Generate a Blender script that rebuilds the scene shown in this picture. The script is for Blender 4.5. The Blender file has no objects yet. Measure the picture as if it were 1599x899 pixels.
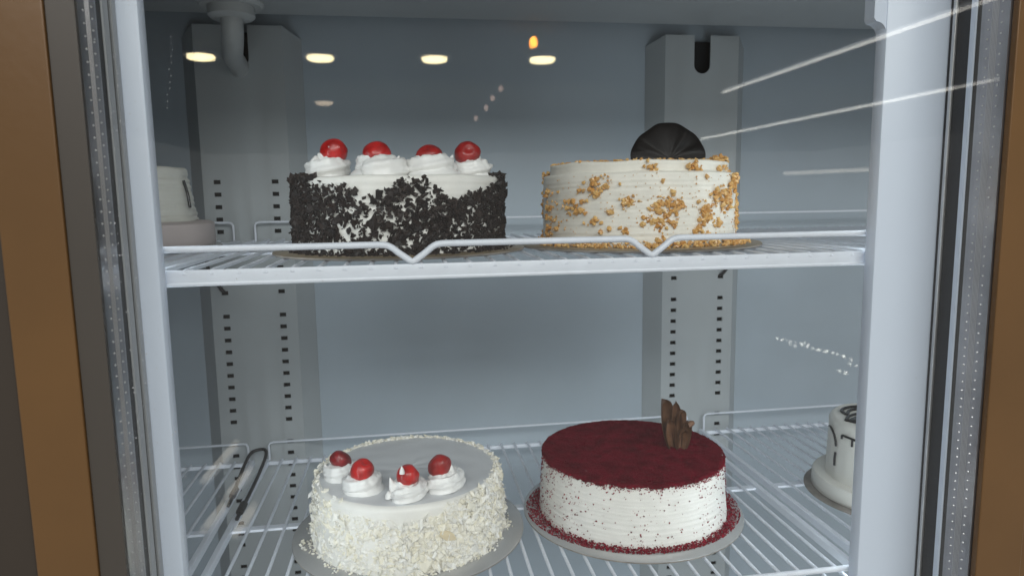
import bpy, math, random
import numpy as np
from mathutils import Vector, Matrix
random.seed(7)
rng = np.random.default_rng(11)
SC = bpy.context.scene
COL = SC.collection
PI = math.pi

# ---------------------------------------------------------------- camera
YAW, PITCH, ROLL, FPX = math.radians(8.687), math.radians(7.397), math.radians(-0.855), 1064.0
fwd = Vector((math.sin(YAW) * math.cos(PITCH), math.cos(YAW) * math.cos(PITCH), -math.sin(PITCH)))
rgt = Vector((math.cos(YAW), -math.sin(YAW), 0))
upv = rgt.cross(fwd)
r2 = rgt * math.cos(ROLL) + upv * math.sin(ROLL)
u2 = -rgt * math.sin(ROLL) + upv * math.cos(ROLL)
cd = bpy.data.cameras.new('camera')
cam = bpy.data.objects.new('camera', cd)
COL.objects.link(cam)
m = Matrix.Identity(4)
for i in range(3):
    m[i][0], m[i][1], m[i][2] = r2[i], u2[i], -fwd[i]
cam.matrix_world = m
cd.sensor_width = 36
cd.lens = 36 * FPX / 1599
cd.clip_start = 0.01
cd.clip_end = 200
cd.dof.use_dof = True
cd.dof.focus_distance = 0.60
cd.dof.aperture_fstop = 11
SC.camera = cam

# ---------------------------------------------------------------- world, LED level and the added fill lamp
W = bpy.data.worlds.new('World')
SC.world = W
W.use_nodes = True
bg = W.node_tree.nodes['Background']
bg.inputs['Color'].default_value = (1.0, 0.97, 0.93, 1)
bg.inputs['Strength'].default_value = 0.36
LED_STRENGTH = 8.5
FILL_WATTS = 130.0
ld = bpy.data.lights.new('room_fill_light', 'AREA')  # added overhead fill that brightens mullions and cakes, no known fixture
ld.shape = 'RECTANGLE'
ld.size = 3.4
ld.size_y = 1.8
ld.energy = FILL_WATTS
ld.color = (1.0, 0.99, 0.97)
lo = bpy.data.objects.new('room_fill_light', ld)
COL.objects.link(lo)
lo.location = (0.15, -2.1, 1.24)
lo.rotation_euler = (0, 0, 0)
SC.view_settings.view_transform = 'Standard'
SC.view_settings.look = 'None'
SC.view_settings.exposure = 0.25
SC.view_settings.gamma = 1
SC.view_settings.use_curve_mapping = False
SC.render.engine = 'CYCLES'
SC.cycles.use_denoising = True
SC.cycles.max_bounces = 7
SC.cycles.diffuse_bounces = 3
SC.cycles.glossy_bounces = 4
SC.cycles.use_adaptive_sampling = True
SC.cycles.adaptive_threshold = 0.02
SC.cycles.transparent_max_bounces = 24
SC.cycles.caustics_reflective = False
SC.cycles.caustics_refractive = False

# ---------------------------------------------------------------- materials
def mat(name, col, rough=0.5, metal=0.0, spec=0.5, sss=0.0, sssr=(0.004, 0.003, 0.002), var=0.0, vscale=60, bump=0.0, bscale=300,
        island=None, coat=0.0, col2=None, emit=0.0):
    mt = bpy.data.materials.new(name)
    mt.use_nodes = True
    nt = mt.node_tree
    b = nt.nodes['Principled BSDF']
    b.inputs['Roughness'].default_value = rough
    b.inputs['Metallic'].default_value = metal
    b.inputs['Specular IOR Level'].default_value = spec
    b.inputs['Base Color'].default_value = (*col, 1)
    if coat:
        b.inputs['Coat Weight'].default_value = coat
        b.inputs['Coat Roughness'].default_value = 0.08
    if sss:
        b.inputs['Subsurface Weight'].default_value = sss
        b.inputs['Subsurface Radius'].default_value = sssr
        b.inputs['Subsurface Scale'].default_value = 1.0
    if emit:
        b.inputs['Emission Color'].default_value = (*col, 1)
        b.inputs['Emission Strength'].default_value = emit
    tc = nt.nodes.new('ShaderNodeTexCoord')
    if var or island:
        ramp = nt.nodes.new('ShaderNodeMix')
        ramp.data_type = 'RGBA'
        c2 = col2 if col2 else tuple(max(0, c * (1 - var)) for c in col)
        ramp.inputs['A'].default_value = (*col, 1)
        ramp.inputs['B'].default_value = (*c2, 1)
        if island:
            g = nt.nodes.new('ShaderNodeNewGeometry')
            nt.links.new(g.outputs['Random Per Island'], ramp.inputs['Factor'])
        else:
            nz = nt.nodes.new('ShaderNodeTexNoise')
            nz.inputs['Scale'].default_value = vscale
            nz.inputs['Detail'].default_value = 5
            nt.links.new(tc.outputs['Object'], nz.inputs['Vector'])
            mr = nt.nodes.new('ShaderNodeMapRange')
            mr.inputs['From Min'].default_value = 0.35
            mr.inputs['From Max'].default_value = 0.65
            nt.links.new(nz.outputs['Fac'], mr.inputs['Value'])
            nt.links.new(mr.outputs['Result'], ramp.inputs['Factor'])
        nt.links.new(ramp.outputs['Result'], b.inputs['Base Color'])
    if bump:
        nb = nt.nodes.new('ShaderNodeTexNoise')
        nb.inputs['Scale'].default_value = bscale
        nb.inputs['Detail'].default_value = 4
        nt.links.new(tc.outputs['Object'], nb.inputs['Vector'])
        bp = nt.nodes.new('ShaderNodeBump')
        bp.inputs['Strength'].default_value = bump
        bp.inputs['Distance'].default_value = 0.002
        nt.links.new(nb.outputs['Fac'], bp.inputs['Height'])
        nt.links.new(bp.outputs['Normal'], b.inputs['Normal'])
    return mt


M = {}
M['wall'] = mat('liner_grey', (0.42, 0.485, 0.545), 0.5, var=0.10, vscale=5, bump=0.05, bscale=30)
M['pilaster'] = mat('pilaster_white', (0.43, 0.46, 0.475), 0.45, var=0.08, vscale=9)
M['housing'] = mat('housing_grey', (0.42, 0.44, 0.45), 0.5, var=0.08, vscale=6)
M['dark'] = mat('slot_shade_black', (0.012, 0.012, 0.014), 0.7)
M['mullion'] = mat('mullion_white', (0.68, 0.745, 0.86), 0.35, var=0.03, vscale=7)
M['wire'] = mat('shelf_white', (0.76, 0.80, 0.88), 0.35, var=0.05, vscale=90)
M['gold'] = mat('bronze_frame', (0.140, 0.071, 0.021), 0.34, metal=0.1, var=0.20, vscale=6, bump=0.06, bscale=90)
M['bronze'] = mat('bronze_dull', (0.056, 0.049, 0.041), 0.42, metal=0.1, var=0.1, vscale=5)
M['brown'] = mat('brown_dark', (0.032, 0.023, 0.015), 0.5, var=0.15, vscale=6)
M['rubber'] = mat('black_rubber', (0.014, 0.013, 0.014), 0.45)
M['gasket'] = mat('grey_gasket', (0.36, 0.37, 0.385), 0.4, var=0.06, vscale=12)
M['alu'] = mat('aluminium', (0.62, 0.62, 0.63), 0.32, metal=0.75, var=0.2, vscale=25)
M['spacer'] = mat('spacer_bar', (0.40, 0.39, 0.40), 0.28, metal=0.85, var=0.25, vscale=18)
M['bead'] = mat('spacer_bead', (0.62, 0.62, 0.62), 0.3, metal=0.6)
M['pipe'] = mat('pipe_grey', (0.42, 0.43, 0.43), 0.4)
M['cream'] = mat('whipped_cream', (0.86, 0.845, 0.80), 0.42, var=0.05, vscale=70, bump=0.12, bscale=260)
M['creamg'] = mat('cream_glaze', (0.66, 0.67, 0.685), 0.34, var=0.05, vscale=40, bump=0.04, bscale=120)
M['nutcream'] = mat('nut_cream', (0.85, 0.82, 0.74), 0.45, var=0.08, vscale=55, bump=0.15, bscale=240)
M['swirl'] = mat('piped_cream', (0.87, 0.865, 0.85), 0.36, bump=0.05, bscale=300)
M['choc'] = mat('chocolate_flake', (0.010, 0.007, 0.007), 0.5, spec=0.25, island=True, col2=(0.024, 0.014, 0.011))
M['choc_deco'] = mat('dark_chocolate', (0.006, 0.004, 0.0035), 0.45, spec=0.2, var=0.4, vscale=90, bump=0.1, bscale=200)
M['milk'] = mat('milk_chocolate', (0.19, 0.095, 0.052), 0.45, var=0.35, vscale=110, bump=0.15, bscale=300)
M['red'] = mat('red_crumb', (0.30, 0.010, 0.030), 0.9, spec=0.05, island=True, col2=(0.10, 0.005, 0.013))
M['redtop'] = mat('red_velvet_top', (0.165, 0.004, 0.016), 1.0, spec=0.0, var=0.45, vscale=70, bump=0.9, bscale=900)
M['nut'] = mat('caramel_nut', (0.54, 0.245, 0.045), 0.36, island=True, col2=(0.74, 0.48, 0.18), coat=0.3)
M['nutdark'] = mat('toasted_nut', (0.36, 0.17, 0.05), 0.4, island=True, col2=(0.60, 0.37, 0.15), coat=0.2)
M['white_flake'] = mat('white_chocolate_flake', (0.83, 0.785, 0.65), 0.5, island=True, col2=(0.86, 0.85, 0.82))
M['almond'] = mat('almond_flake', (0.80, 0.68, 0.47), 0.45, var=0.1, vscale=200)
M['cherry'] = mat('glazed_cherry', (0.60, 0.016, 0.014), 0.33, coat=0.2, var=0.5, vscale=110, bump=0.25, bscale=180)
M['cherry_dark'] = mat('dark_cherry', (0.26, 0.008, 0.012), 0.36, coat=0.15, var=0.5, vscale=120, bump=0.4, bscale=220)
M['cherry_mid'] = mat('red_cherry', (0.40, 0.016, 0.014), 0.38, coat=0.12, var=0.4, vscale=90, bump=0.3, bscale=200)
M['board'] = mat('silver_board', (0.56, 0.56, 0.555), 0.26, metal=0.4, var=0.12, vscale=20)
M['boardgold'] = mat('gold_board', (0.46, 0.36, 0.24), 0.34, metal=0.6, var=0.25, vscale=30)
M['boardedge'] = mat('board_edge', (0.30, 0.27, 0.24), 0.6, var=0.4, vscale=60)
M['fondant'] = mat('white_fondant', (0.78, 0.76, 0.70), 0.45, var=0.04, vscale=40)
M['fondantg'] = mat('grey_cream', (0.80, 0.79, 0.72), 0.5, var=0.05, vscale=40)
M['pink'] = mat('pale_pink_cream', (0.58, 0.50, 0.48), 0.5, var=0.06, vscale=40)
M['ganache'] = mat('black_ganache', (0.010, 0.010, 0.012), 0.25)
M['dust'] = mat('pale_dust', (0.42, 0.44, 0.46), 0.8)
M['ceiling'] = mat('shop_ceiling', (0.16, 0.15, 0.14), 0.8)


def emis(name, col, s):
    mt = bpy.data.materials.new(name)
    mt.use_nodes = True
    nt = mt.node_tree
    nt.nodes.clear()
    e = nt.nodes.new('ShaderNodeEmission')
    e.inputs['Color'].default_value = (*col, 1)
    e.inputs['Strength'].default_value = s
    o = nt.nodes.new('ShaderNodeOutputMaterial')
    nt.links.new(e.outputs[0], o.inputs[0])
    return mt


M['led'] = emis('led_cool', (0.86, 0.95, 1.0), LED_STRENGTH)
M['warm_lamp'] = emis('downlight_warm', (1.0, 0.82, 0.48), 28)
M['warm_dim'] = emis('downlight_dim', (1.0, 0.78, 0.55), 6)
M['orange'] = emis('orange_bulb', (1.0, 0.35, 0.03), 42)
M['strip'] = emis('glint_warm', (1.0, 0.92, 0.80), 3.0)
M['bulb_dim'] = emis('bulb_dim', (1.0, 0.70, 0.58), 3.5)
M['fleck_bulb'] = emis('fleck_bulb', (1.0, 0.96, 0.84), 17.0)
M['tube'] = emis('tube_white', (1.0, 0.95, 0.86), 6.5)
M['tube_dim'] = emis('tube_dim', (1.0, 0.92, 0.80), 3.4)


def glass_mat(name, f0):
    """thin clear pane: transparent with a Fresnel mirror"""
    mt = bpy.data.materials.new(name)
    mt.use_nodes = True
    nt = mt.node_tree
    nt.nodes.clear()
    N = nt.nodes.new
    L = nt.links.new
    out = N('ShaderNodeOutputMaterial')
    tr = N('ShaderNodeBsdfTransparent')
    tr.inputs['Color'].default_value = (0.98, 0.987, 0.987, 1)
    gl = N('ShaderNodeBsdfGlossy')
    gl.inputs['Roughness'].default_value = 0.006
    lw = N('ShaderNodeLayerWeight')
    lw.inputs['Blend'].default_value = 0.5
    p5 = N('ShaderNodeMath'); p5.operation = 'POWER'; p5.inputs[1].default_value = 5
    L(lw.outputs['Facing'], p5.inputs[0])
    ma = N('ShaderNodeMath'); ma.operation = 'MULTIPLY_ADD'
    ma.inputs[1].default_value = 1 - f0
    ma.inputs[2].default_value = f0
    L(p5.outputs[0], ma.inputs[0])
    mx = N('ShaderNodeMixShader')
    L(ma.outputs[0], mx.inputs[0]); L(tr.outputs[0], mx.inputs[1]); L(gl.outputs[0], mx.inputs[2])
    L(mx.outputs[0], out.inputs[0])
    return mt


M['glass'] = glass_mat('door_glass', 0.015)

# ---------------------------------------------------------------- mesh helpers
class MB:
    def __init__(s):
        s.v = []; s.f = []; s.mi = []

    def add(s, v, f, mi=0):
        b = len(s.v)
        s.v.extend([tuple(map(float, p)) for p in v])
        s.f.extend([tuple(i + b for i in q) for q in f])
        s.mi.extend([mi] * len(f))
        return s

    def box(s, x0, x1, y0, y1, z0, z1, mi=0, b=0.0):
        if b <= 0:
            v = [(x, y, z) for x in (x0, x1) for y in (y0, y1) for z in (z0, z1)]
            f = [(0, 1, 3, 2), (4, 6, 7, 5), (0, 4, 5, 1), (2, 3, 7, 6), (0, 2, 6, 4), (1, 5, 7, 3)]
            return s.add(v, f, mi)
        import bmesh
        bm = bmesh.new()
        bmesh.ops.create_cube(bm, size=1)
        for q in bm.verts:
            q.co = Vector(((x0 + x1) / 2 + q.co.x * (x1 - x0), (y0 + y1) / 2 + q.co.y * (y1 - y0), (z0 + z1) / 2 + q.co.z * (z1 - z0)))
        bmesh.ops.bevel(bm, geom=bm.edges[:], offset=b, segments=2, affect='EDGES', profile=0.5)
        bm.verts.index_update()
        s.add([q.co for q in bm.verts], [[q.index for q in fc.verts] for fc in bm.faces], mi)
        bm.free()
        return s

    def tube(s, pts, r, n=8, mi=0, cap=True, lobes=0, amp=0.0, twist=0.0, flat=None):
        pts = [Vector(p) for p in pts]
        k = len(pts)
        rr = r if hasattr(r, '__len__') else [r] * k
        t0 = (pts[1] - pts[0]).normalized()
        nrm = t0.orthogonal().normalized()
        V = []
        for i, p in enumerate(pts):
            t = (pts[min(i + 1, k - 1)] - pts[max(i - 1, 0)]).normalized()
            nrm = (nrm - t * nrm.dot(t)).normalized()
            bn = t.cross(nrm)
            for j in range(n):
                a = 2 * PI * j / n
                q = rr[i] * (1 + (amp * math.cos(lobes * a + twist * i) if lobes else 0))
                V.append(p + nrm * (q * math.cos(a)) + bn * (q * math.sin(a)))
        F = []
        for i in range(k - 1):
            for j in range(n):
                a, b2 = i * n + j, i * n + (j + 1) % n
                F.append((a, b2, b2 + n, a + n))
        if cap:
            F.append(tuple(range(n - 1, -1, -1)))
            F.append(tuple(range((k - 1) * n, k * n)))
        return s.add(V, F, mi)

    def lathe(s, prof, n=96, c=(0, 0, 0), mi=0, fn=None):
        """prof: (r, z) pairs; fn(theta, r, z) -> (r, z)"""
        V = []; F = []
        for (r, z) in prof:
            for j in range(n):
                a = 2 * PI * j / n
                rr, zz = fn(a, r, z) if fn else (r, z)
                V.append((c[0] + rr * math.cos(a), c[1] + rr * math.sin(a), c[2] + zz))
        for i in range(len(prof) - 1):
            for j in range(n):
                a, b2 = i * n + j, i * n + (j + 1) % n
                F.append((a, b2, b2 + n, a + n))
        F.append(tuple(range(n - 1, -1, -1)))
        F.append(tuple(range((len(prof) - 1) * n, len(prof) * n)))
        return s.add(V, F, mi)

    def build(s, name, mats, parent=None, smooth=False, angle=None):
        me = bpy.data.meshes.new(name)
        me.from_pydata(s.v, [], s.f)
        for mm in (mats if isinstance(mats, (list, tuple)) else [mats]):
            me.materials.append(mm)
        me.polygons.foreach_set('material_index', s.mi)
        if smooth:
            me.polygons.foreach_set('use_smooth', [True] * len(me.polygons))
            if angle:
                me.set_sharp_from_angle(angle=math.radians(angle))
        me.update()
        return link(name, me, parent)


def link(name, data, parent=None):
    o = bpy.data.objects.new(name, data)
    COL.objects.link(o)
    if parent is not None:
        o.parent = parent
    return o


def empty(name, loc, label, cat, group=None):
    o = link(name, None)
    o.empty_display_size = 0.02
    o.location = loc
    return tag(o, label, cat, group)


def tag(o, label, cat, group=None):
    o['label'] = label
    o['category'] = cat
    if group:
        o['group'] = group
    return o


def dup(o, parent=None):
    c = o.copy()
    COL.objects.link(c)
    c.parent = parent
    for ch in list(o.children):
        dup(ch, c)
    return c


BOXV = np.array([(x, y, z) for x in (-1, 1) for y in (-1, 1) for z in (-1, 1)], float)
BOXF = [(0, 1, 3, 2), (4, 6, 7, 5), (0, 4, 5, 1), (2, 3, 7, 6), (0, 2, 6, 4), (1, 5, 7, 3)]
OCTV = np.array([(1, 0, 0), (-1, 0, 0), (0, 1, 0), (0, -1, 0), (0, 0, 1), (0, 0, -1)], float)
OCTF = [(0, 2, 4), (2, 1, 4), (1, 3, 4), (3, 0, 4), (2, 0, 5), (1, 2, 5), (3, 1, 5), (0, 3, 5)]


_p = (1 + 5 ** 0.5) / 2
ICOV = np.array([(-1, _p, 0), (1, _p, 0), (-1, -_p, 0), (1, -_p, 0), (0, -1, _p), (0, 1, _p), (0, -1, -_p), (0, 1, -_p), (_p, 0, -1), (_p, 0, 1), (-_p, 0, -1), (-_p, 0, 1)], float) / 1.9
ICOF = [(0, 11, 5), (0, 5, 1), (0, 1, 7), (0, 7, 10), (0, 10, 11), (1, 5, 9), (5, 11, 4), (11, 10, 2), (10, 7, 6), (7, 1, 8),
        (3, 9, 4), (3, 4, 2), (3, 2, 6), (3, 6, 8), (3, 8, 9), (4, 9, 5), (2, 4, 11), (6, 2, 10), (8, 6, 7), (9, 8, 1)]


def rot_about(n, ang):
    """orthonormal frames (N,3,3) whose third axis is n, spun by ang"""
    n = n / np.linalg.norm(n, axis=1, keepdims=True)
    h = np.where(np.abs(n[:, 2:3]) < 0.9, np.array([[0, 0, 1.0]]), np.array([[1.0, 0, 0]]))
    t = np.cross(h, n); t /= np.linalg.norm(t, axis=1, keepdims=True)
    b = np.cross(n, t)
    c, s_ = np.cos(ang)[:, None], np.sin(ang)[:, None]
    return np.stack([t * c + b * s_, -t * s_ + b * c, n], 1)


def bits(pos, nrm, size, shape='box', jit=0.35, tilt=0.4):
    """many small irregular solids; size (N,3) half-extents along tangent, tangent, normal"""
    pos = np.asarray(pos, float); N = len(pos)
    nrm = np.asarray(nrm, float) + rng.normal(0, tilt, (N, 3))
    R = rot_about(nrm, rng.uniform(0, 2 * PI, N))
    base, F = {'box': (BOXV, BOXF), 'oct': (OCTV, OCTF), 'ico': (ICOV, ICOF)}[shape]
    k = len(base)
    v = base[None] * (1 + 0 * pos[:, None, :1]) + rng.normal(0, jit, (N, k, 3))
    v = v * np.asarray(size)[:, None, :]
    v = np.einsum('nki,nij->nkj', v, R) + pos[:, None, :]
    mb = MB()
    mb.v = [tuple(p) for p in v.reshape(-1, 3).tolist()]
    mb.f = [tuple(i + q * k for i in f) for q in range(N) for f in F]
    mb.mi = [0] * len(mb.f)
    return mb


def sizes(n, lo, hi, flat=0.5, pw=1.6):
    a = lo + (hi - lo) * rng.random(n) ** pw
    return np.stack([a * rng.uniform(.7, 1.2, n), a * rng.uniform(.6, 1.0, n), a * flat * rng.uniform(.7, 1.3, n)], 1)


def smooth_noise(a, z, seed, k=5):
    s = 0
    r = random.Random(seed)
    for i in range(k):
        s += math.sin(a * r.randint(1, 9) + z * r.uniform(-200, 200) + r.uniform(0, 6.28)) / k
    return s


def stuff(o):
    o['kind'] = 'stuff'
    return o


# ---------------------------------------------------------------- the cabinet
Z0, Z1 = -0.80, 0.36              # inside height that is built
YB = 0.93                         # back wall
PITCHX = 0.602                    # one shelf bay
CX = 0.100                        # middle of the bay behind the door
XL, XR = CX - 1.5 * PITCHX, CX + 1.5 * PITCHX
ZS, ZL = -0.0445, -0.331          # top of the wires, upper and lower shelves

cab = empty('display_refrigerator', (CX, 0.93, Z0), 'upright bakery refrigerator with grey interior, white mullions and bronze framed glass door', 'refrigerator')
def cpart(o):
    o.parent = cab
    o.matrix_parent_inverse = Matrix.Translation(-Vector(cab.location))
    return o
cpart(MB().box(XL, XR, YB, YB + 0.04, Z0, Z1).build('back_wall', M['wall']))
for sx in (0, 1):
    x = XL - 0.04 if sx == 0 else XR
    cpart(MB().box(x, x + 0.04, 0.44, YB + 0.04, Z0, Z1).build('side_wall', M['wall']))
cpart(MB().box(XL - 0.04, XR + 0.04, 0.44, YB + 0.04, Z0 - 0.04, Z0 - 0.001).build('floor_panel', M['wall']))
cpart(MB().box(XL - 0.04, XR + 0.04, 0.44, YB + 0.04, Z1 + 0.001, Z1 + 0.04).build('top_panel', M['wall']))
# cooling unit cover: underside at z = 0.223, stops short of the back wall
cov = cpart(MB().box(XL + 0.002, XR - 0.002, 0.53, 0.885, 0.223, Z1 - 0.002, b=0.003).build('evaporator_cover', M['housing']))
fit = MB()
fit.lathe([(0.034, 0.222), (0.034, 0.212), (0.031, 0.2085), (0.024, 0.2085), (0.024, 0.199), (0.021, 0.1965)], 40, (-0.178, 0.80, 0))
o = cpart(fit.build('drain_collar', M['pipe'], None, True, 40))
def bez(p, n=10):
    """Catmull-Rom through points"""
    P = [Vector(q) for q in p]
    P = [P[0] * 2 - P[1]] + P + [P[-1] * 2 - P[-2]]
    out = []
    for i in range(1, len(P) - 2):
        for k in range(n):
            t = k / n
            a, b, c, d = P[i - 1], P[i], P[i + 1], P[i + 2]
            out.append(0.5 * ((2 * b) + (c - a) * t + (2 * a - 5 * b + 4 * c - d) * t * t + (3 * b - a - 3 * c + d) * t ** 3))
    out.append(P[-2])
    return out
dp = bez([(-0.178, 0.80, 0.205), (-0.178, 0.80, 0.192), (-0.180, 0.808, 0.180), (-0.187, 0.835, 0.172), (-0.194, 0.865, 0.170), (-0.196, 0.895, 0.168), (-0.1965, 0.925, 0.158)], 7)
cpart(MB().tube(dp, 0.0115, 18).build('drain_pipe', M['pipe'], None, True, 50))

# pilasters: pressed panels with slots, made as a filled outline with holes
def pilaster(xc):
    cu = bpy.data.curves.new('pilaster', 'CURVE')
    cu.dimensions = '2D'
    cu.fill_mode = 'BOTH'
    cu.extrude = 0.0009
    def poly(pts):
        s = cu.splines.new('POLY')
        s.points.add(len(pts) - 1)
        for p, q in zip(s.points, pts):
            p.co = (q[0], q[1], 0, 1)
        s.use_cyclic_u = True
    h = 0.0525; zt = 0.2155; zb = Z0 + 0.01
    u = [(0.0115 * math.cos(a), 0.177 + 0.0115 * math.sin(a)) for a in np.linspace(PI, 2 * PI, 15)]
    poly([(-h, zb), (-h, zt), (-0.0115, zt)] + u + [(0.0115, zt), (h, zt), (h, zb)])
    for cx in (-0.0355, 0.034):
        for z00 in (0.0267, -0.1431, -0.3129, -0.4827):
            for k in range(10):
                z = z00 - 0.0155 * k
                if z < zb + 0.02:
                    continue
                a, b = 0.0041, 0.0026
                poly([(cx - a, z - b), (cx + a, z - b), (cx + a, z + b), (cx - a, z + b)])
    tmp = bpy.data.objects.new('pilaster', cu)
    COL.objects.link(tmp)
    dg = bpy.context.evaluated_depsgraph_get()
    me = bpy.data.meshes.new_from_object(tmp.evaluated_get(dg))
    bpy.data.objects.remove(tmp)
    me.name = 'pilaster'
    for v in me.vertices:
        x, z, y = v.co
        v.co = (xc + x, 0.906 + y, z)
    # pressed flanks from the face back to the wall, their tops cut at a slant
    mb = MB()
    for s in (-1, 1):
        f = xc + s * h; g = xc + s * (h + 0.0195)
        e = 0.0018
        mb.add([(f, 0.905, zb), (g, YB - 0.0005, zb), (g, YB - 0.0005, zt - 0.011), (f, 0.905, zt),
                (f - s * e, 0.9072, zb), (g - s * e, YB - 0.0005, zb), (g - s * e, YB - 0.0005, zt - 0.011), (f - s * e, 0.9072, zt)],
               [(0, 1, 2, 3), (7, 6, 5, 4), (3, 2, 6, 7), (0, 4, 5, 1)])
    nv = [tuple(v.co) for v in me.vertices]
    nf = [tuple(p.vertices) for p in me.polygons]
    mb.add(nv, nf)
    p = cpart(mb.build('pilaster', M['pilaster']))
    # black sheet that paints in the shade seen through slots and notch
    d = MB().box(xc - h + 0.003, xc + h - 0.003, 0.926, 0.9292, zb, zt - 0.004).build('slot_shade_sheet', M['dark'])
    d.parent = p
    return p
for xc in (-0.196, 0.404):
    pilaster(xc)

# mullions between the bays, each with an LED strip on its inner face
def mullion(x0, x1, step):
    mb = MB()
    n = 24
    mb.box(x0, x1, 0.4835, 0.497, Z0, Z1, b=0.003)
    if step:   # the moulding widens at the top, with a rounded shoulder
        zc = 0.130
        pts = [(x0 + 0.001, zc - 0.014)]
        pts += [(x0 - 0.0075 + 0.0085 * math.cos(a), zc - 0.0105 + 0.009 * math.sin(a)) for a in np.linspace(0, PI / 2, 8)]
        pts += [(x0 - 0.0095, zc + 0.001), (x0 - 0.0095, Z1 - 0.001), (x0 + 0.001, Z1 - 0.001)]
        k = len(pts)
        v = [(p[0], 0.4850, p[1]) for p in pts] + [(p[0], 0.4965, p[1]) for p in pts]
        f = [tuple(range(k)), tuple(range(2 * k - 1, k - 1, -1))] + [(i, i + k, (i + 1) % k + k, (i + 1) % k) for i in range(k)]
        mb.add(v, f)
    o = cpart(mb.build('mullion', M['mullion'], None, True, 30))
    for s in ((-1, 1) if step else (1,)):
        xm = x0 + 0.011 if s < 0 else x1 - 0.011
        # strip: narrow slanted diffuser, facing the bay on its side
        dx, dy = (0.006, 0.005)
        zt, zb = 0.09, -0.72
        if s < 0:
            v = [(xm - 0.006, 0.4985, zb), (xm + 0.006, 0.508, zb), (xm + 0.006, 0.508, zt), (xm - 0.006, 0.4985, zt), (xm + 0.006, 0.4985, zb), (xm + 0.006, 0.4985, zt)]
            f = [(0, 3, 2, 1)]; g = [(0, 1, 4), (3, 5, 2), (1, 2, 5, 4), (0, 4, 5, 3)]
        else:
            v = [(xm + 0.006, 0.4985, zb), (xm - 0.006, 0.508, zb), (xm - 0.006, 0.508, zt), (xm + 0.006, 0.4985, zt), (xm - 0.006, 0.4985, zb), (xm - 0.006, 0.4985, zt)]
            f = [(0, 1, 2, 3)]; g = [(0, 4, 1), (3, 2, 5), (1, 4, 5, 2), (0, 3, 5, 4)]
        mb2 = MB(); mb2.add(v, f, 0); mb2.add(v, g, 1)
        l = mb2.build('led_strip', [M['led'], M['mullion']])
        l.parent = o
    return o
mullion(-0.237, -0.164, False)
mullion(0.3617, 0.440, True)

# ---------------------------------------------------------------- the door
XA, XB = -0.1776, 0.4145
ZD0, ZD1 = -0.62, 0.36
mb = MB()
mb.box(-0.2270, -0.1930, 0.4243, 0.4294, ZD0, ZD1, 0, 0.0010)                # left stile
mb.box(-0.1929, XA, 0.4262, 0.4294, ZD0, ZD1, 1, 0.0004)                      # its sunk inner strip
mb.box(XB + 0.0012, XB + 0.040, 0.4240, 0.4294, ZD0, ZD1, 0, 0.0008)          # right stile
mb.box(XA + 0.0003, XB + 0.0009, 0.4262, 0.4294, ZD1 - 0.04, ZD1, 0)                            # top rail
mb.box(XA + 0.0003, XB + 0.0009, 0.4262, 0.4294, ZD0, ZD0 + 0.04, 0)                            # bottom rail
door = cpart(mb.build('door', [M['gold'], M['bronze']]))
for y0 in (0.4300, 0.4500):
    p = MB().box(XA + 0.0001, XB - 0.0001, y0, y0 + 0.0038, ZD0 + 0.01, ZD1 - 0.01).build('glass_pane', M['glass'])
    p.parent = door
for s, xs in ((1, XA), (-1, XB)):
    mb = MB()
    a, b = sorted((xs - s * 0.008, xs))
    y0, y1 = 0.4298, 0.4538
    mb.box(a, b, y0, y1, ZD0 + 0.012, ZD1 - 0.012)
    # fine raised seam lines and the two rows of small beads along the bar
    for k in range(5):
        yy = y0 + (y1 - y0) * (0.40 + 0.05 * k)
        mb.box(min(xs, xs + s * 0.0002), max(xs, xs + s * 0.0002), yy, yy + 0.0002, ZD0 + 0.012, ZD1 - 0.012, 1)
    for row, (yy, pz) in enumerate(((y0 + 0.0065, 0.0071), (y1 - 0.0062, 0.0066))):
        z = ZD0 + 0.02 + 0.002 * row
        while z < ZD1 - 0.02:
            r = 0.0008
            v = [(xs + s * (0.0009 * q[0] if q[0] > 0 else 0), yy + r * q[1], z + r * q[2]) for q in
                 [(1, 0, 0)] + [(0.0, math.cos(t), math.sin(t)) for t in np.linspace(0, 2 * PI, 7)[:-1]]]
            mb.add(v, [((0, 1 + i, 1 + (i + 1) % 6) if s > 0 else (0, 1 + (i + 1) % 6, 1 + i)) for i in range(6)], 1)
            z += pz
    mb.build('spacer_bar', [M['spacer'], M['bead']]).parent = door
# dust and dried splashes on the outer pane, most of them along the left stile
P, S = [], []
for i in range(420):
    if i < 250:
        x = XA + 0.014 + random.expovariate(1 / 0.016); z = random.uniform(-0.33, 0.17)
    elif i < 330:
        x = XA + 0.006 + random.gauss(0.006, 0.0015); z = random.uniform(-0.33, 0.17)
    else:
        x = random.uniform(XA, XB); z = random.uniform(-0.36, 0.17)
    if not XA + 0.004 < x < XB - 0.004: continue
    P.append((x, 0.42985, z)); q = random.choice((0.00014, 0.00018, 0.00022, 0.0003, 0.0004))
    S.append((q, q * random.uniform(.6, 1.6), 0.00006))
for (x, z, n, dx, dz) in ((-0.128, 0.095, 12, -0.0006, -0.0036), (-0.133, 0.020, 9, -0.0003, -0.0030), (-0.120, -0.170, 7, -0.0002, -0.0028)):
    for k in range(n):                    # short dried runs
        P.append((x + dx * k + random.gauss(0, .0006), 0.42985, z + dz * k)); S.append((0.0002, 0.0004, 0.00006))
for k in range(60):                       # smear beside the guard rail
    P.append((random.gauss(-0.085, 0.018), 0.42985, random.gauss(-0.042, 0.012))); q = random.choice((0.00015, 0.0002, 0.0003)); S.append((q, q, 0.00006))
d_ = stuff(bits(P, [(0, -1, 0)] * len(P), S, 'oct', 0.2, 0.0).build('dust_specks', M['dust']))
d_.parent = door
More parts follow.
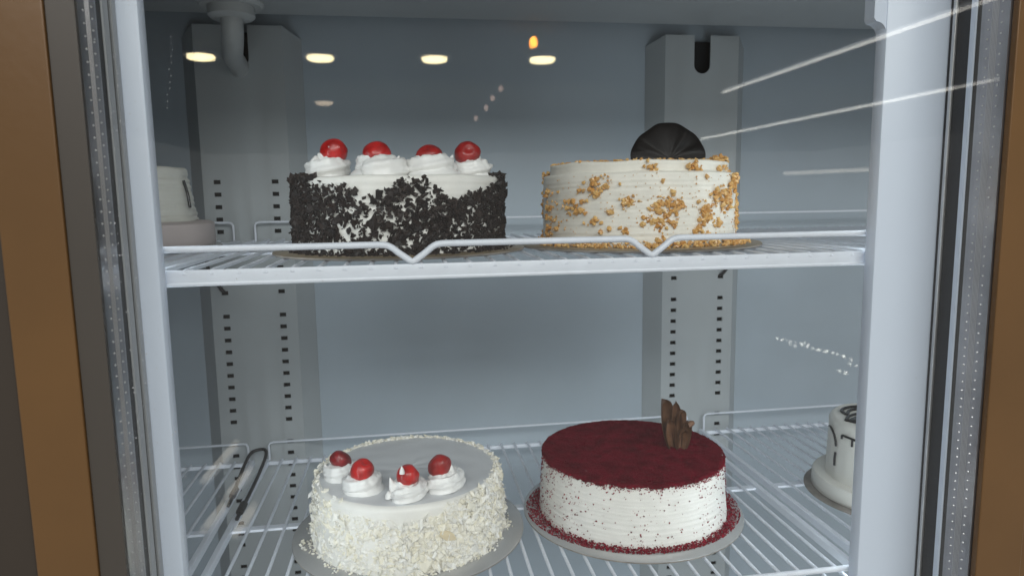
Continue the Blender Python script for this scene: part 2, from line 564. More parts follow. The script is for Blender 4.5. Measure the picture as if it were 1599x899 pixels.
# inner trim behind the glass, in steps of depth
def trim(name, x0, x1, y0, y1, m, b=0.0):
    a, c = sorted((x0, x1))
    o = MB().box(a, c, y0, y1, ZD0, ZD1, b=b).build(name, m)
    o.parent = door
trim('black_seal', XA - 0.012, XA - 0.0003, 0.4541, 0.4612, M['rubber'])
trim('inner_gasket', XA - 0.012, XA + 0.0008, 0.4615, 0.4700, M['gasket'], 0.0006)
trim('inner_gasket', XA - 0.012, XA - 0.0012, 0.4703, 0.4760, M['bronze'])
trim('inner_gasket', XA - 0.012, XA + 0.0004, 0.4763, 0.4830, M['gasket'], 0.0006)
trim('black_seal', XB + 0.0003, XB + 0.012, 0.4541, 0.4577, M['bronze'])
trim('inner_gasket', XB - 0.0006, XB + 0.012, 0.4580, 0.4632, M['mullion'], 0.0006)
trim('black_seal', XB + 0.0010, XB + 0.012, 0.4635, 0.4768, M['rubber'])
trim('inner_gasket', XB - 0.0008, XB + 0.012, 0.4770, 0.4800, M['alu'], 0.0006)
trim('black_seal', XB + 0.0002, XB + 0.012, 0.4802, 0.4830, M['rubber'])

# the doors of the neighbouring bays: a stile next to this door, a pane beyond at right, an opaque sheet added at left to darken that bay
for (sa, sb, pa_, pb_) in ((-0.262, -0.2292, XL - 0.03, -0.2622), (0.4562, 0.489, 0.4892, XR + 0.03)):
    nb = cpart(MB().box(sa, sb, 0.4300, 0.4540, ZD0, ZD1, b=0.001).build('door', M['brown'] if sa < 0 else M['gold']))
    if sa > 0:
        MB().box(pa_, pb_, 0.4360, 0.4400, ZD0, ZD1).build('glass_pane', M['glass']).parent = nb
    else:
        MB().box(pa_, pb_, 0.4345, 0.4440, ZD0, ZD1).build('bay_light_blocker', M['brown']).parent = nb

# ---------------------------------------------------------------- wire shelves
X0S, X1S, YF, YBK = CX - 0.292, CX + 0.292, 0.500, 0.898
WR = 0.00165
def make_shelf():
    """origin: bay middle, y = 0, top of the wires"""
    root = link('wire_shelf', None)
    root.empty_display_size = 0.05
    hw = 0.292
    b = MB().box(-hw, hw, YF - 0.0012, YF + 0.0014, -0.0108, -0.0008, b=0.0008)
    b.tube([(-hw, YF, -0.0108), (hw, YF, -0.0108)], 0.0017, 8)
    b.build('front_rail', M['wire'], root, True, 40)
    # guard rail with two V dips
    zr, zv = 0.0135, 0.0008
    vs = [-hw - 0.001, -0.0965, 0.0853, hw + 0.001]
    pts = []
    for i, xv in enumerate(vs):
        seg = []
        if i > 0:
            c = xv - 0.0135
            seg += [(c - 0.0105, zr), (c - 0.0075, zr - 0.0001), (c - 0.0045, zr - 0.0006), (c - 0.002, zr - 0.0017), (c + 0.0005, zr - 0.0034), (c + 0.003, zr - 0.0056)]
        seg += [(xv - 0.0024, zv + 0.0012), (xv, zv), (xv + 0.0024, zv + 0.0012)]
        if i < 3:
            c = xv + 0.0135
            seg += [(c - 0.003, zr - 0.0056), (c - 0.0005, zr - 0.0034), (c + 0.002, zr - 0.0017), (c + 0.0045, zr - 0.0006), (c + 0.0075, zr - 0.0001), (c + 0.0105, zr)]
        pts += seg
    MB().tube([(x, YF - 0.0004, z) for x, z in pts], 0.00245, 12).build('guard_rail', M['wire'], root, True, 50)
    for s in (-1, 1):
        MB().box(s * hw - 0.003, s * hw + 0.003, YF + 0.0016, YBK, -0.0095, -0.0012, b=0.001).build('side_frame', M['wire'], root)
    MB().box(-hw + 0.0032, hw - 0.0032, 0.700, 0.709, -0.0062, -0.0034, b=0.0006).build('cross_bar', M['wire'], root)
    bk = MB()
    bk.box(-hw + 0.0032, hw - 0.0032, YBK - 0.006, YBK - 0.0025, -0.0085, -0.0034, b=0.0008)
    zt = 0.021
    bk.tube([(-hw + 0.004, YBK - 0.001, -0.003), (-hw + 0.004, YBK - 0.001, zt - 0.004), (-hw + 0.006, YBK - 0.001, zt - 0.001), (-hw + 0.010, YBK - 0.001, zt),
             (hw - 0.010, YBK - 0.001, zt), (hw - 0.006, YBK - 0.001, zt - 0.001), (hw - 0.004, YBK - 0.001, zt - 0.004), (hw - 0.004, YBK - 0.001, -0.003)], 0.0015, 8)
    bk.build('back_upstand', M['wire'], root, True, 50)
    # the wires: one mesh, shared
    w = MB()
    w.tube([(0, YF + 0.0002, -0.0045), (0, YF + 0.0006, -0.0030), (0, YF + 0.0022, -0.0019), (0, YF + 0.006, -WR), (0, YBK - 0.004, -WR)],
           [0.0024, 0.0021, 0.0018, WR, WR], 8)
    first = w.build('wire', M['wire'], root, True, 60)
    n = 31
    for i in range(n):
        x = -hw + 0.0205 + i * (2 * hw - 0.041) / (n - 1)
        o = first if i == 0 else dup(first, root)
        o.location.x = x
    return root

shelf_labels = {
    (0, 'u'): 'white wire shelf with dipped guard rail carrying the black forest and nut cakes',
    (0, 'l'): 'white wire shelf carrying the red velvet and white chocolate cakes',
    (1, 'l'): 'white wire shelf carrying the black marbled cake beside the right mullion',
    (1, 'u'): 'white wire shelf behind the right mullion, level with the nut cake',
    (-1, 'u'): 'white wire shelf carrying the tall cream cake behind the left mullion',
    (-1, 'l'): 'white wire shelf at lower left beside the black cord loop',
}
proto = None
for (k, lv), lab in shelf_labels.items():
    if proto is None:
        proto = make_shelf(); o = proto
    else:
        o = dup(proto)
    o.location = (CX + k * PITCHX, 0, ZS if lv == 'u' else ZL)
    tag(o, lab, 'shelf', 'wire shelves in the refrigerator')
    # black hooks that hang the shelf in the slots of the pilasters
    if k == 0:
        for s, xx in ((-1, -0.1635), (1, 0.3705)):
            hz = 0
            h = MB().tube([(xx - CX, 0.9285, -0.0095), (xx - CX, 0.9065, -0.0090), (xx - CX, 0.9005, -0.010), (xx - CX, 0.8985, -0.006), (xx - CX, 0.894, -0.0045)], 0.0014, 6)
            h.build('shelf_hook', M['rubber'], o, True, 60)
    if lv == 'u' and k != 0:
        xx = (0.438 if k == 1 else -0.2315) - CX - k * PITCHX
        h = MB().tube(bez([(xx, 0.926, -0.069), (xx - 0.001, 0.904, -0.066), (xx + 0.004 * k, 0.900, -0.060), (xx + 0.010 * k, 0.899, -0.050), (xx + 0.016 * k, 0.898, -0.036), (xx + 0.018 * k, 0.896, -0.007)], 4), 0.0022, 8)
        h.build('shelf_hook', M['rubber'], o, True, 60)

# black cord lying in a loop over the gap between two lower shelves
cp = bez([(-0.1865, 0.715, ZL + 0.003), (-0.1868, 0.76, ZL + 0.0035), (-0.1868, 0.82, ZL + 0.006), (-0.1868, 0.868, ZL + 0.012), (-0.190, 0.885, ZL + 0.015), (-0.197, 0.888, ZL + 0.0155),
          (-0.206, 0.884, ZL + 0.014), (-0.2095, 0.868, ZL + 0.010), (-0.2085, 0.82, ZL + 0.005), (-0.205, 0.775, ZL + 0.003), (-0.2035, 0.75, ZL + 0.003)], 8)
c = MB().tube(cp, 0.0021, 8)
c.tube([(-0.1865, 0.748, ZL + 0.0045), (-0.1866, 0.728, ZL + 0.0045)], 0.0042, 8)
c.tube([(-0.205, 0.790, ZL + 0.0045), (-0.2045, 0.772, ZL + 0.0045)], 0.0040, 8)
tag(c.build('cord', M['rubber'], None, True, 50), 'thin black cord in a narrow loop on the lower shelf at left', 'cord')

# ---------------------------------------------------------------- cakes
def board(root, r, m=None, th=0.0028, rx=None):
    mb = MB()
    mb.lathe([(r - 0.0008, 0.0002), (r, 0.0008), (r, th - 0.0008)], 128, mi=1)
    mb.lathe([(r, th - 0.0008), (r - 0.0009, th)], 128, mi=0)
    return mb.build('cake_board', [m or M['board'], M['boardedge']], root, True, 50)

def cake_body(root, r0, r1, h, m, ridges=0, ridge_amp=0.0005, seed=1, lump=0.0008, ledge=None, z0=0.0028, edge=0.005, name='cream_body', topm=None, lump_z=0.0006):
    prof = []
    n = 64
    for i in range(n + 1):
        t = i / n
        z = t * (h - edge)
        r = r0 + (r1 - r0) * t
        if ledge and z > ledge[0]:
            r -= ledge[1] * min(1, (z - ledge[0]) / 0.0012)
        if ridges:
            r += ridge_amp * (0.8 * math.sin(2 * PI * ridges * t + 2.5 * math.sin(t * 9)) + 0.7 * math.sin(2 * PI * ridges * 1.73 * t + 1) + 0.5 * math.sin(2 * PI * ridges * 0.61 * t))
        prof.append((r, z))
    rt = prof[-1][0]
    for i in range(1, 7):
        a = i / 6 * PI / 2
        prof.append((rt - edge * (1 - math.cos(a)), h - edge + edge * math.sin(a)))
    rin = prof[-1][0]
    k0 = len(prof)
    for i in range(1, 13):
        prof.append((rin * (1 - i / 12.6), h))
    def fn(a, r, z):
        fall = r / r0
        return r + lump * smooth_noise(a, z * 0.35, seed) * fall + 0.00035 * smooth_noise(a * 3, z, seed + 3), z + lump_z * smooth_noise(a, r, seed + 9)
    mb = MB()
    mb.lathe(prof, 192, (0, 0, z0), 0, fn)
    if topm:
        for fi in range(len(mb.f)):
            ring = fi // 192
            if ring >= k0 - 2:
                mb.mi[fi] = 1
        mb.mi[-1] = 1; mb.mi[-2] = 0
    return mb.build(name, [m] + ([topm] if topm else []), root, True, 60)

def rosette(R, H, lobes=7, amp=0.13, turns=1.75, seed=0, squash=1.0, tip=True):
    """piped rope of cream, coiled up"""
    rr = random.Random(seed)
    n = 90
    pts, rad = [], []
    ph = rr.uniform(0, 6.28)
    for i in range(n):
        t = i / (n - 1)
        a = ph + turns * 2 * PI * t
        q = R * (0.60 * (1 - t) ** 0.85 + 0.02)
        z = H * (0.26 + 0.62 * t ** 1.05)
        pts.append((q * math.cos(a), q * math.sin(a) * squash, z))
        e = min(1, t / 0.06)
        rad.append((R * 0.40 * (1 - 0.45 * t)) * (0.25 + 0.75 * e ** 0.5) * (1 if t < 0.9 else max(0.15, 1 - (t - 0.9) * 7)) * (H / R / 0.80) ** 0.4)
    mb = MB().tube(pts, rad, 28, 0, True, lobes, amp, 0.16)
    mb.lathe([(R * 0.80, 0.0), (R * 0.78, H * 0.15), (R * 0.55, H * 0.45), (R * 0.3, H * 0.65), (0.0005, H * 0.72)], 24)
    lowest = 0
    w1, w2, w3 = rr.uniform(0, 6), rr.uniform(0, 6), rr.uniform(0, 6)
    out = []
    for x, y, z in mb.v:
        d = 0.00055 * math.sin(x * 420 + w1) * math.sin(y * 380 + w2) + 0.0003 * math.sin(x * 1300 + z * 900 + w3) + 0.00025 * math.sin(y * 1500 - z * 1100 + w1)
        q = math.hypot(x, y) + 1e-6
        out.append((x + d * x / q, y + d * y / q, max(z + d * 0.8, 0.0)))
    mb.v = out
    return mb

def cherry_mesh(r, seed, sx=1.0, sz=1.0):
    rr = random.Random(seed)
    mb = MB()
    prof = []
    n = 20
    for i in range(1, n):
        a = PI * i / n
        q = math.sin(a)
        z = -math.cos(a)
        dim = 0.30 * math.exp(-(q / 0.28) ** 2) if z > 0 else 0
        prof.append((q * r, (z - dim) * r))
    def fn(a, q, z):
        k = 1 + 0.05 * math.sin(2 * a + seed) + 0.035 * math.sin(3 * a + z * 300 + seed * 2) + 0.015 * math.sin(7 * a - z * 500)
        return q * k, z
    mb.lathe(prof, 28, (0, 0, 0), 0, fn)
    mb.v = [(x * sx, y, z * sz) for x, y, z in mb.v]
    return mb

# ---- red velvet cake -------------------------------------------------------
RV = empty('red_velvet_cake', (0.2285, 0.6705, ZL), 'round white cream cake with dark red crumb top and brown chocolate curl', 'cake')
board(RV, 0.1155)
rvR0, rvR1, rvH = 0.0985, 0.0942, 0.0632
cake_body(RV, rvR0, rvR1, rvH, M['cream'], 15, 0.00014, 3, 0.0007, edge=0.003)
# crumb layer over the top
def rough_top(root, r, z, m, amp=0.0006, name='crumb_top', hang=0.0022):
    mb = MB()
    prof = [(r + 0.0012, z - hang), (r + 0.0016, z - hang * 0.4), (r + 0.0004, z + 0.0004), (r - 0.0016, z + 0.0011)]
    for i in range(1, 60):
        prof.append(((r - 0.0016) * (1 - i / 60.0), z + 0.0012))
    def fn(a, q, zz):
        return q + random.gauss(0, 0.0005) * (q / r), zz + random.gauss(0, amp * 0.45) + (random.uniform(-hang, hang) * 0.7 + 0.0012 * smooth_noise(a * 4, 0, 5) if zz < z - hang * 0.9 else 0)
    mb.lathe(prof, 300, (0, 0, 0), 0, fn)
    return mb.build(name, m, root, True)
rough_top(RV, rvR1 - 0.0004, 0.0028 + rvH, M['redtop'])
P, Nn, S = [], [], []
def rv_r(z):
    t = min(1, max(0, (z - 0.0028) / rvH))
    return rvR0 + (rvR1 - rvR0) * t
def onside(a, z, out=0.0):
    r = rv_r(z) + out
    return (r * math.cos(a), r * math.sin(a), z)
for i in range(2600):                          # rim, thinning downwards
    a = random.uniform(0, 2 * PI)
    dz = abs(random.gauss(0, 0.0026)) + 0.0004
    if random.random() < 0.06: dz += random.expovariate(1 / 0.006)
    P.append(onside(a, 0.0028 + rvH - dz, 0.0005)); Nn.append((math.cos(a), math.sin(a), 0.3)); S.append(random.uniform(0.0004, 0.0011))
for i in range(2200):                          # loose crumbs on the top
    a = random.uniform(0, 2 * PI); q = rvR1 * math.sqrt(random.random())
    P.append((q * math.cos(a), q * math.sin(a), 0.0028 + rvH + 0.0014)); Nn.append((0, 0, 1)); S.append(random.uniform(0.0003, 0.0008))
for i in range(2600):                          # specks on the side, denser to the right and left flanks
    a = random.uniform(0, 2 * PI)
    side = abs(math.cos(a))
    if random.random() > (0.30 + 0.70 * side ** 2) * (0.75 + 0.8 * smooth_noise(a * 2.2, 0, 91)): continue
    z = 0.006 + (rvH - 0.004) * random.random()
    P.append(onside(a, z, 0.0005)); Nn.append((math.cos(a), math.sin(a), 0)); S.append(random.choice((0.0004, 0.0005, 0.0005, 0.0006, 0.0008, 0.0011)))
for i in range(5200):                          # skirt on the board
    a = random.uniform(0, 2 * PI)
    wide = 0.0030 + 0.0095 * max(0, math.cos(a - 0.15)) ** 2 + 0.0075 * max(0, math.cos(a - 3.05)) ** 3
    d = min(abs(random.gauss(0, 1)), 1.7) * wide * 0.75
    zz = 0.0030 + max(0, 0.0058 - d) * random.random() * 0.9
    r = rvR0 + 0.0002 + d
    P.append((r * math.cos(a), r * math.sin(a), zz + 0.0004)); Nn.append((math.cos(a), math.sin(a), 1)); S.append(random.uniform(0.0004, 0.0013))
S = np.array(S)
stuff(bits(P, Nn, np.stack([S, S * .8, S * .65], 1), 'oct', 0.25, 0.8).build('red_crumbs', M['red'], RV))
# chocolate curl: folded petals fanning from one foot
def petal(mb, base, tipv, width, bend, roll, n=16, mth=0.0014):
    base, tipv = Vector(base), Vector(tipv)
    ax = tipv - base
    L = ax.length
    ax.normalize()
    side = ax.cross(Vector((0, 1, 0))).normalized()
    side = (Matrix.Rotation(roll, 3, ax) @ side)
    out = side.cross(ax)
    rows = []
    for i in range(n + 1):
        t = i / n
        w = width * (0.42 + 0.58 * math.sin(PI * min(1, t * 0.95 + 0.05)) ** 0.7) * (1 if t < 0.9 else math.sqrt(max(0.02, 1 - ((t - 0.9) / 0.1) ** 2 * 0.9)))
        row = []
        for j in range(9):
            s = j / 8 * 2 - 1
            cur = bend * width * (1 - s * s) + 0.0016 * math.sin(t * 3.2)
            row.append(base + ax * (L * t) + side * (w * s * 0.5) + out * cur)
        rows.append((row, out))
    V = []
    for row, o_ in rows: V += row
    for row, o_ in rows: V += [p + o_ * mth for p in row]
    k = (n + 1) * 9
    F = []
    for i in range(n):
        for j in range(8):
            a = i * 9 + j
            F.append((a, a + 1, a + 10, a + 9)); F.append((k + a, k + a + 9, k + a + 10, k + a + 1))
    for i in range(n):
        for j in (0, 8):
            a = i * 9 + j
            F.append((a, a + 9, k + a + 9, k + a))
    for j in range(8):
        for a in (j, n * 9 + j):
            F.append((a, a + 1, k + a + 1, k + a))
    mb.add(V, F)
mb = MB()
petal(mb, (-0.003, 0.003, -0.001), (-0.0120, 0.006, 0.0520), 0.0200, 0.45, 0.25, 18, 0.0022)
petal(mb, (0.0005, -0.001, -0.001), (-0.0025, 0.001, 0.0500), 0.0130, 0.50, -0.4, 18, 0.0022)
petal(mb, (0.0020, -0.003, -0.001), (0.0065, -0.002, 0.0420), 0.0150, 0.50, 0.3, 18, 0.0022)
petal(mb, (0.0035, -0.005, -0.001), (0.0125, -0.004, 0.0300), 0.0140, 0.50, -0.2, 18, 0.0022)
petal(mb, (-0.0050, -0.003, -0.001), (-0.0115, -0.004, 0.0330), 0.0150, 0.5, 0.1, 18, 0.0022)
petal(mb, (0.0010, -0.006, -0.001), (0.0070, -0.008, 0.0220), 0.0140, 0.5, 0.1, 18, 0.0022)
mb.tube([(0.010, -0.006, 0.027), (0.0145, -0.005, 0.0285), (0.0185, -0.002, 0.028)], [0.0028, 0.0034, 0.0024], 8)
o = mb.build('chocolate_curl', M['milk'], RV, True, 45)
o.location = (0.0475, -0.010, 0.0028 + rvH + 0.0004)
o.scale = (0.86, 0.95, 1.0)
o['label'] = 'brown folded chocolate curl standing on the red top'

# ---- white chocolate cake --------------------------------------------------
WC = empty('white_chocolate_cake', (-0.0066, 0.6676, ZL), 'round white cake coated in white chocolate flakes with four red cherries', 'cake')
board(WC, 0.1155)
wr0, wr1, wh = 0.0955, 0.0915, 0.0619
cake_body(WC, wr0, wr1, wh, M['cream'], 0, 0, 21, 0.0010, edge=0.006, name='cream_body', topm=M['creamg'])
P, Nn, S, F_ = [], [], [], []
P2, N2, S2 = [], [], []
for i in range(7600):
    a = random.uniform(0, 2 * PI)
    t = random.random()
    ux = math.cos(a); front = -math.sin(a)
    # flakes stop below the rim at the front where swirls stand; reach it at the right and back
    top = 0.93
    if front > 0.1:
        top = 0.80 + 0.06 * math.sin(a * 5)
        if ux > 0.35: top = 0.97
        if ux < -0.72: top = 0.90
    if t > top: continue
    r = wr0 + (wr1 - wr0) * t
    chunky = 0.35 + 0.65 * max(0, min(1, (ux + 0.45) * 1.5)) * (1 if ux < 0.7 else 0.5)
    cl_n = smooth_noise(a * 2.0, t * 0.06, 404)
    s = (0.0006 + min(0.0036, random.expovariate(1 / 0.0010))) * (0.42 + 0.75 * chunky) * (1.0 + 0.35 * cl_n)
    if chunky < 0.6 and random.random() < 0.1: continue
    out = s * 0.05 + (0.0012 * max(0, cl_n) * chunky)
    z = 0.0028 + 0.001 + t * wh
    P.append(((r + out) * ux, (r + out) * math.sin(a), z)); Nn.append((ux, math.sin(a), 0.15)); S.append((s * random.uniform(.8, 1.5), s * random.uniform(.6, 1.0), s * random.uniform(.25, .7)))
for i in range(420):                            # crumbs along the back and right rim
    a = random.uniform(-0.6, PI * 0.95)
    a = a if random.random() < 0.8 else random.uniform(0, 2 * PI)
    if math.sin(a) < -0.75: continue
    q = wr1 - random.uniform(0.000, 0.006)
    s = random.uniform(0.0008, 0.0026)
    P.append((q * math.cos(a), q * math.sin(a), 0.0028 + wh - 0.0008 + s * 0.3)); Nn.append((math.cos(a), math.sin(a), 1)); S.append((s * 1.2, s, s * .7))
for i in range(260):                            # on the board
    a = random.uniform(0, 2 * PI); q = wr0 + abs(random.gauss(0, 0.0035)); s = random.uniform(0.0006, 0.0016)
    if q > 0.113: continue
    P.append((q * math.cos(a), q * math.sin(a), 0.0030 + s * .5)); Nn.append((0, 0, 1)); S.append((s, s, s * .7))
for q in [(-0.1035, -0.018, .0045), (-0.102, -0.022, .0035), (-0.1045, -0.024, .003), (-0.1015, -0.030, .0035), (-0.099, -0.034, .003)]:
    P.append((q[0], q[1], 0.0028 + q[2] * .5)); Nn.append((0, 0, 1)); S.append((q[2] * .5, q[2] * .45, q[2] * .45))
stuff(bits(P, Nn, S, 'ico', 0.34, 0.55).build('white_chocolate_grains', M['white_flake'], WC))
P, Nn, S = [], [], []
while len(P) < 900:
    a = random.uniform(0, 2 * PI); t = random.random() * 0.9; ux = math.cos(a)
    w = 0.25 + 0.75 * math.exp(-((ux - 0.15) / 0.5) ** 2)
    if t > 0.78 and -0.7 < ux < 0.3 and math.sin(a) < 0: continue
    if random.random() > w * (0.6 + 0.7 * smooth_noise(a * 2.0, t * 0.06, 404)): continue
    q = random.uniform(0.0013, 0.0044); r = wr0 + (wr1 - wr0) * t + 0.0008
    P.append((r * ux, r * math.sin(a), 0.0038 + t * wh)); Nn.append((ux, math.sin(a), 0.2)); S.append((q * random.uniform(.9, 1.5), q * random.uniform(.5, .9), q * random.uniform(.2, .5)))
stuff(bits(P, Nn, S, 'ico', 0.36, 0.6).build('white_chocolate_shavings', M['white_flake'], WC))
def almond(root, loc, nrm_a, tilt, L=0.0085, w=0.0042):
    mb = MB()
    n = 22
    ring = []
    for i in range(n):
        a = 2 * PI * i / n
        q = 1 - 0.25 * math.cos(a) * (1 if math.cos(a) > 0 else 0)
        ring.append((L * math.cos(a), w * math.sin(a) * q))
    v = [(x, -0.0006, z) for x, z in ring] + [(x * 1.0, 0.0006, z) for x, z in ring] + [(0, -0.0010, 0), (0, 0.001, 0)]
    f = [(i, (i + 1) % n, (i + 1) % n + n, i + n) for i in range(n)] + [(2 * n, (i + 1) % n, i) for i in range(n)] + [(2 * n + 1, i + n, (i + 1) % n + n) for i in range(n)]
    mb.add(v, f)
    o = mb.build('almond_flake', M['almond'], root, True, 40)
    o.location = loc
    o.rotation_euler = (0.1, tilt, nrm_a)
    return o
aa = math.atan2(-0.92, 0.34)
almond(WC, ((wr0 + 0.0016) * math.cos(aa), (wr0 + 0.0016) * math.sin(aa), 0.0350), aa + PI / 2, 0.55)

def place_swirl(root, x, y, z, R, H, seed, cherry_off, cr, tiltv=(0, 0), lobes=7, amp=0.13, tips=(), csx=1.0, csz=1.0, cz=None):
    o = rosette(R, H, lobes, amp, 1.75, seed).build('cream_swirl', M['swirl'], root, True, 70)
    o.location = (x, y, z)
    c = cherry_mesh(cr, seed, csx, csz).build('cherry', M[{31: 'cherry_dark', 34: 'cherry_mid', 43: 'cherry_mid', 44: 'cherry_mid'}.get(seed, 'cherry')], o, True)
    c.location = (cherry_off[0], cherry_off[1], (cz if cz is not None else H * 0.86 + cr * 0.45))
    c.rotation_euler = (tiltv[0], tiltv[1], seed)
    for k, (tx, ty, tz, th, tr, lx, ly) in enumerate(tips):
        t = MB().tube([(tx, ty, tz), (tx + lx * .4, ty + ly * .4, tz + th * .5), (tx + lx, ty + ly, tz + th)], [tr, tr * .75, tr * .12], 10)
        t.build('cream_peak', M['swirl'], o, True, 60)
    return o
zt = 0.0028 + wh - 0.0012
place_swirl(WC, -0.064, -0.010, zt, 0.0225, 0.0150, 31, (-0.001, 0.001), 0.0098, (-0.9, 0.2), 7, 0.10, [(-0.009, 0.004, 0.008, 0.012, 0.0035, -0.001, 0), (-0.014, -0.001, 0.007, 0.008, 0.004, -0.002, 0)], 1.1, 0.85)
place_swirl(WC, -0.041, -0.044, zt, 0.0245, 0.0165, 32, (-0.001, -0.002), 0.0112, (0.5, 0.1), 7, 0.12, [], 0.95, 1.08)
place_swirl(WC, -0.001, -0.064, zt, 0.0215, 0.0170, 33, (0.001, -0.001), 0.0106, (0.9, 0.4), 8, 0.16, [(-0.012, -0.004, 0.006, 0.014, 0.0042, -0.003, 0), (-0.016, -0.008, 0.003, 0.006, 0.0042, -0.001, 0), (-0.004, -0.009, 0.025, 0.007, 0.0026, 0.0, 0)], 1.0, 1.0)
place_swirl(WC, 0.0335, -0.050, zt, 0.0230, 0.0185, 34, (-0.004, -0.001), 0.0110, (-0.3, 0.8), 8, 0.16, [(0.006, -0.003, 0.014, 0.011, 0.0045, -0.001, 0)], 1.08, 0.95)

# ---- black forest cake ----------------------------------------------------
BF = empty('black_forest_cake', (-0.005, 0.628, ZS), 'round cream cake covered in dark chocolate flakes with four red cherries', 'cake')
board(BF, 0.1115, M['boardgold'])
br, bh = 0.0915, 0.0622
cake_body(BF, br, br * 0.99, bh, M['cream'], 6, 0.0002, 5, 0.0008, edge=0.004)
def bf_top(u):
    xs = [-1.0, -0.72, -0.62, -0.45, -0.30, -0.12, 0.0, 0.12, 0.30, 0.42, 0.58, 0.70, 0.86, 0.96, 1.0]
    ys = [0.99, 0.99, 0.90, 0.86, 0.70, 0.78, 0.93, 0.97, 0.88, 0.72, 0.70, 0.78, 0.84, 0.97, 0.99]
    return float(np.interp(u, xs, ys))
def bf_den(u, t):
    d = float(np.interp(u, [-1, -0.85, -0.65, -0.5, -0.38, -0.28, -0.1, 0.1, 0.3, 0.5, 1.0], [1.0, 1.0, 0.80, 0.76, 0.52, 0.58, 0.80, 0.95, 0.95, 1.0, 1.0]))
    if t < 0.12: d = max(d, 0.75)
    return d
P, Nn, S = [], [], []
while len(P) < 8200:
    a = random.uniform(0, 2 * PI)
    u = math.cos(a); t = random.random()
    fr = math.sin(a) < 0
    tp = (bf_top(u) if fr else 0.95) + random.gauss(0, 0.025)
    if t > tp: continue
    den = bf_den(u, t) if fr else 0.9
    den *= 0.75 + 0.6 * smooth_noise(a * 2.3, t * 0.07, 77)
    if random.random() > den: continue
    s = random.choice((random.uniform(0.0004, 0.0011), random.uniform(0.0008, 0.0018), random.uniform(0.0010, 0.0026)))
    z = 0.0028 + t * bh
    r = br + random.uniform(-0.0002, 0.0022)
    P.append((r * u, r * math.sin(a), z)); Nn.append((u, math.sin(a), 0)); S.append((s * random.uniform(.8, 1.5), s * random.uniform(.45, 1.0), s * random.uniform(.14, .42)))
for i in range(420):                               # fallen bits on the board and on the rim
    a = random.uniform(0, 2 * PI); s = random.uniform(0.0006, 0.0018)
    q = br + abs(random.gauss(0, 0.006))
    if q > 0.108: continue
    P.append((q * math.cos(a), q * math.sin(a), 0.003 + s * .4)); Nn.append((0, 0, 1)); S.append((s, s * .8, s * .5))
for i in range(170):
    a = random.choice((random.gauss(PI * 1.10, 0.22), random.gauss(-0.12, 0.12), random.gauss(2.2, 0.8))); s = random.uniform(0.0012, 0.0027)
    q = br - random.uniform(-0.001, 0.006)
    P.append((q * math.cos(a), q * math.sin(a), 0.0028 + bh + s * .2)); Nn.append((0, 0, 1)); S.append((s, s * .8, s * .6))
stuff(bits(P, Nn, S, 'box', 0.38, 0.6).build('chocolate_flakes', M['choc'], BF))
zt = 0.0028 + bh - 0.0010
place_swirl(BF, -0.0590, -0.010, zt, 0.0215, 0.0230, 41, (0.004, -0.002), 0.0115, (0.2, 0.2), 6, 0.14, [(-0.012, -0.006, 0.010, 0.010, 0.006, 0.001, 0)], 1.0, 1.0, 0.0235)
place_swirl(BF, -0.0160, -0.052, zt, 0.0290, 0.0185, 42, (-0.001, -0.004), 0.0108, (0.3, -0.2), 6, 0.14, [(0.014, -0.004, 0.008, 0.009, 0.004, 0.003, 0)], 1.05, 1.0, 0.0180)
place_swirl(BF, 0.0280, -0.050, zt, 0.0290, 0.0175, 43, (-0.003, 0.000), 0.0108, (0.6, 0.3), 6, 0.14, [(0.014, 0.0, 0.008, 0.010, 0.004, 0.003, 0)], 1.05, 0.88, 0.0165)
place_swirl(BF, 0.0640, -0.018, zt, 0.0215, 0.0180, 44, (-0.004, -0.002), 0.0112, (1.2, 0.1), 6, 0.14, [], 1.02, 0.98, 0.0205)

# ---- nut cake -------------------------------------------------------------
NC = empty('nut_cake', (0.2185, 0.63, ZS), 'round ivory cream cake sprinkled with caramel nut pieces and a dark chocolate fan', 'cake')
board(NC, 0.1135, M['boardgold'])
nr, nh = 0.0900, 0.0725
cake_body(NC, nr, nr * 0.985, nh, M['nutcream'], 11, 0.00018, 8, 0.0012, ledge=(0.0620, 0.0060), edge=0.0025, lump_z=0.0009)
P, Nn, S = [], [], []
cl = [(320,390,40,14),(300,440,22,6),(213,490,26,9),(222,530,32,10),(240,430,12,2),(435,485,34,10),(360,530,18,5),(300,578,22,6),(420,625,16,5),(323,635,9,3),(360,615,9,2),
      (600,500,44,16),(560,525,26,9),(650,500,44,14),(685,512,20,5),(590,580,46,14),(500,600,14,4),(530,570,28,8),(640,590,26,6),(820,535,36,14),(800,580,34,12),(930,440,42,14),(870,475,36,10),(940,500,34,12),(975,470,40,10),
      (1030,395,36,12),(1050,365,26,8),(990,410,22,5),(1098,525,30,10),(1130,590,30,10),(1085,605,30,10),(1130,470,20,7),(1110,560,34,10),(135,440,22,7),(132,505,26,9),(150,570,24,8),(150,620,26,8),(130,650,22,6),(540,320,22,8),
      (790,318,30,10),(740,325,18,4),(945,325,14,4),(1000,330,26,5),(815,370,12,3),(635,445,10,3),(770,490,9,2),(585,662,22,4),(880,600,22,4),(770,640,30,6),(830,650,36,6),(905,600,12,3),(260,480,10,2),(405,400,10,2),(555,345,8,1),(590,390,8,1)]
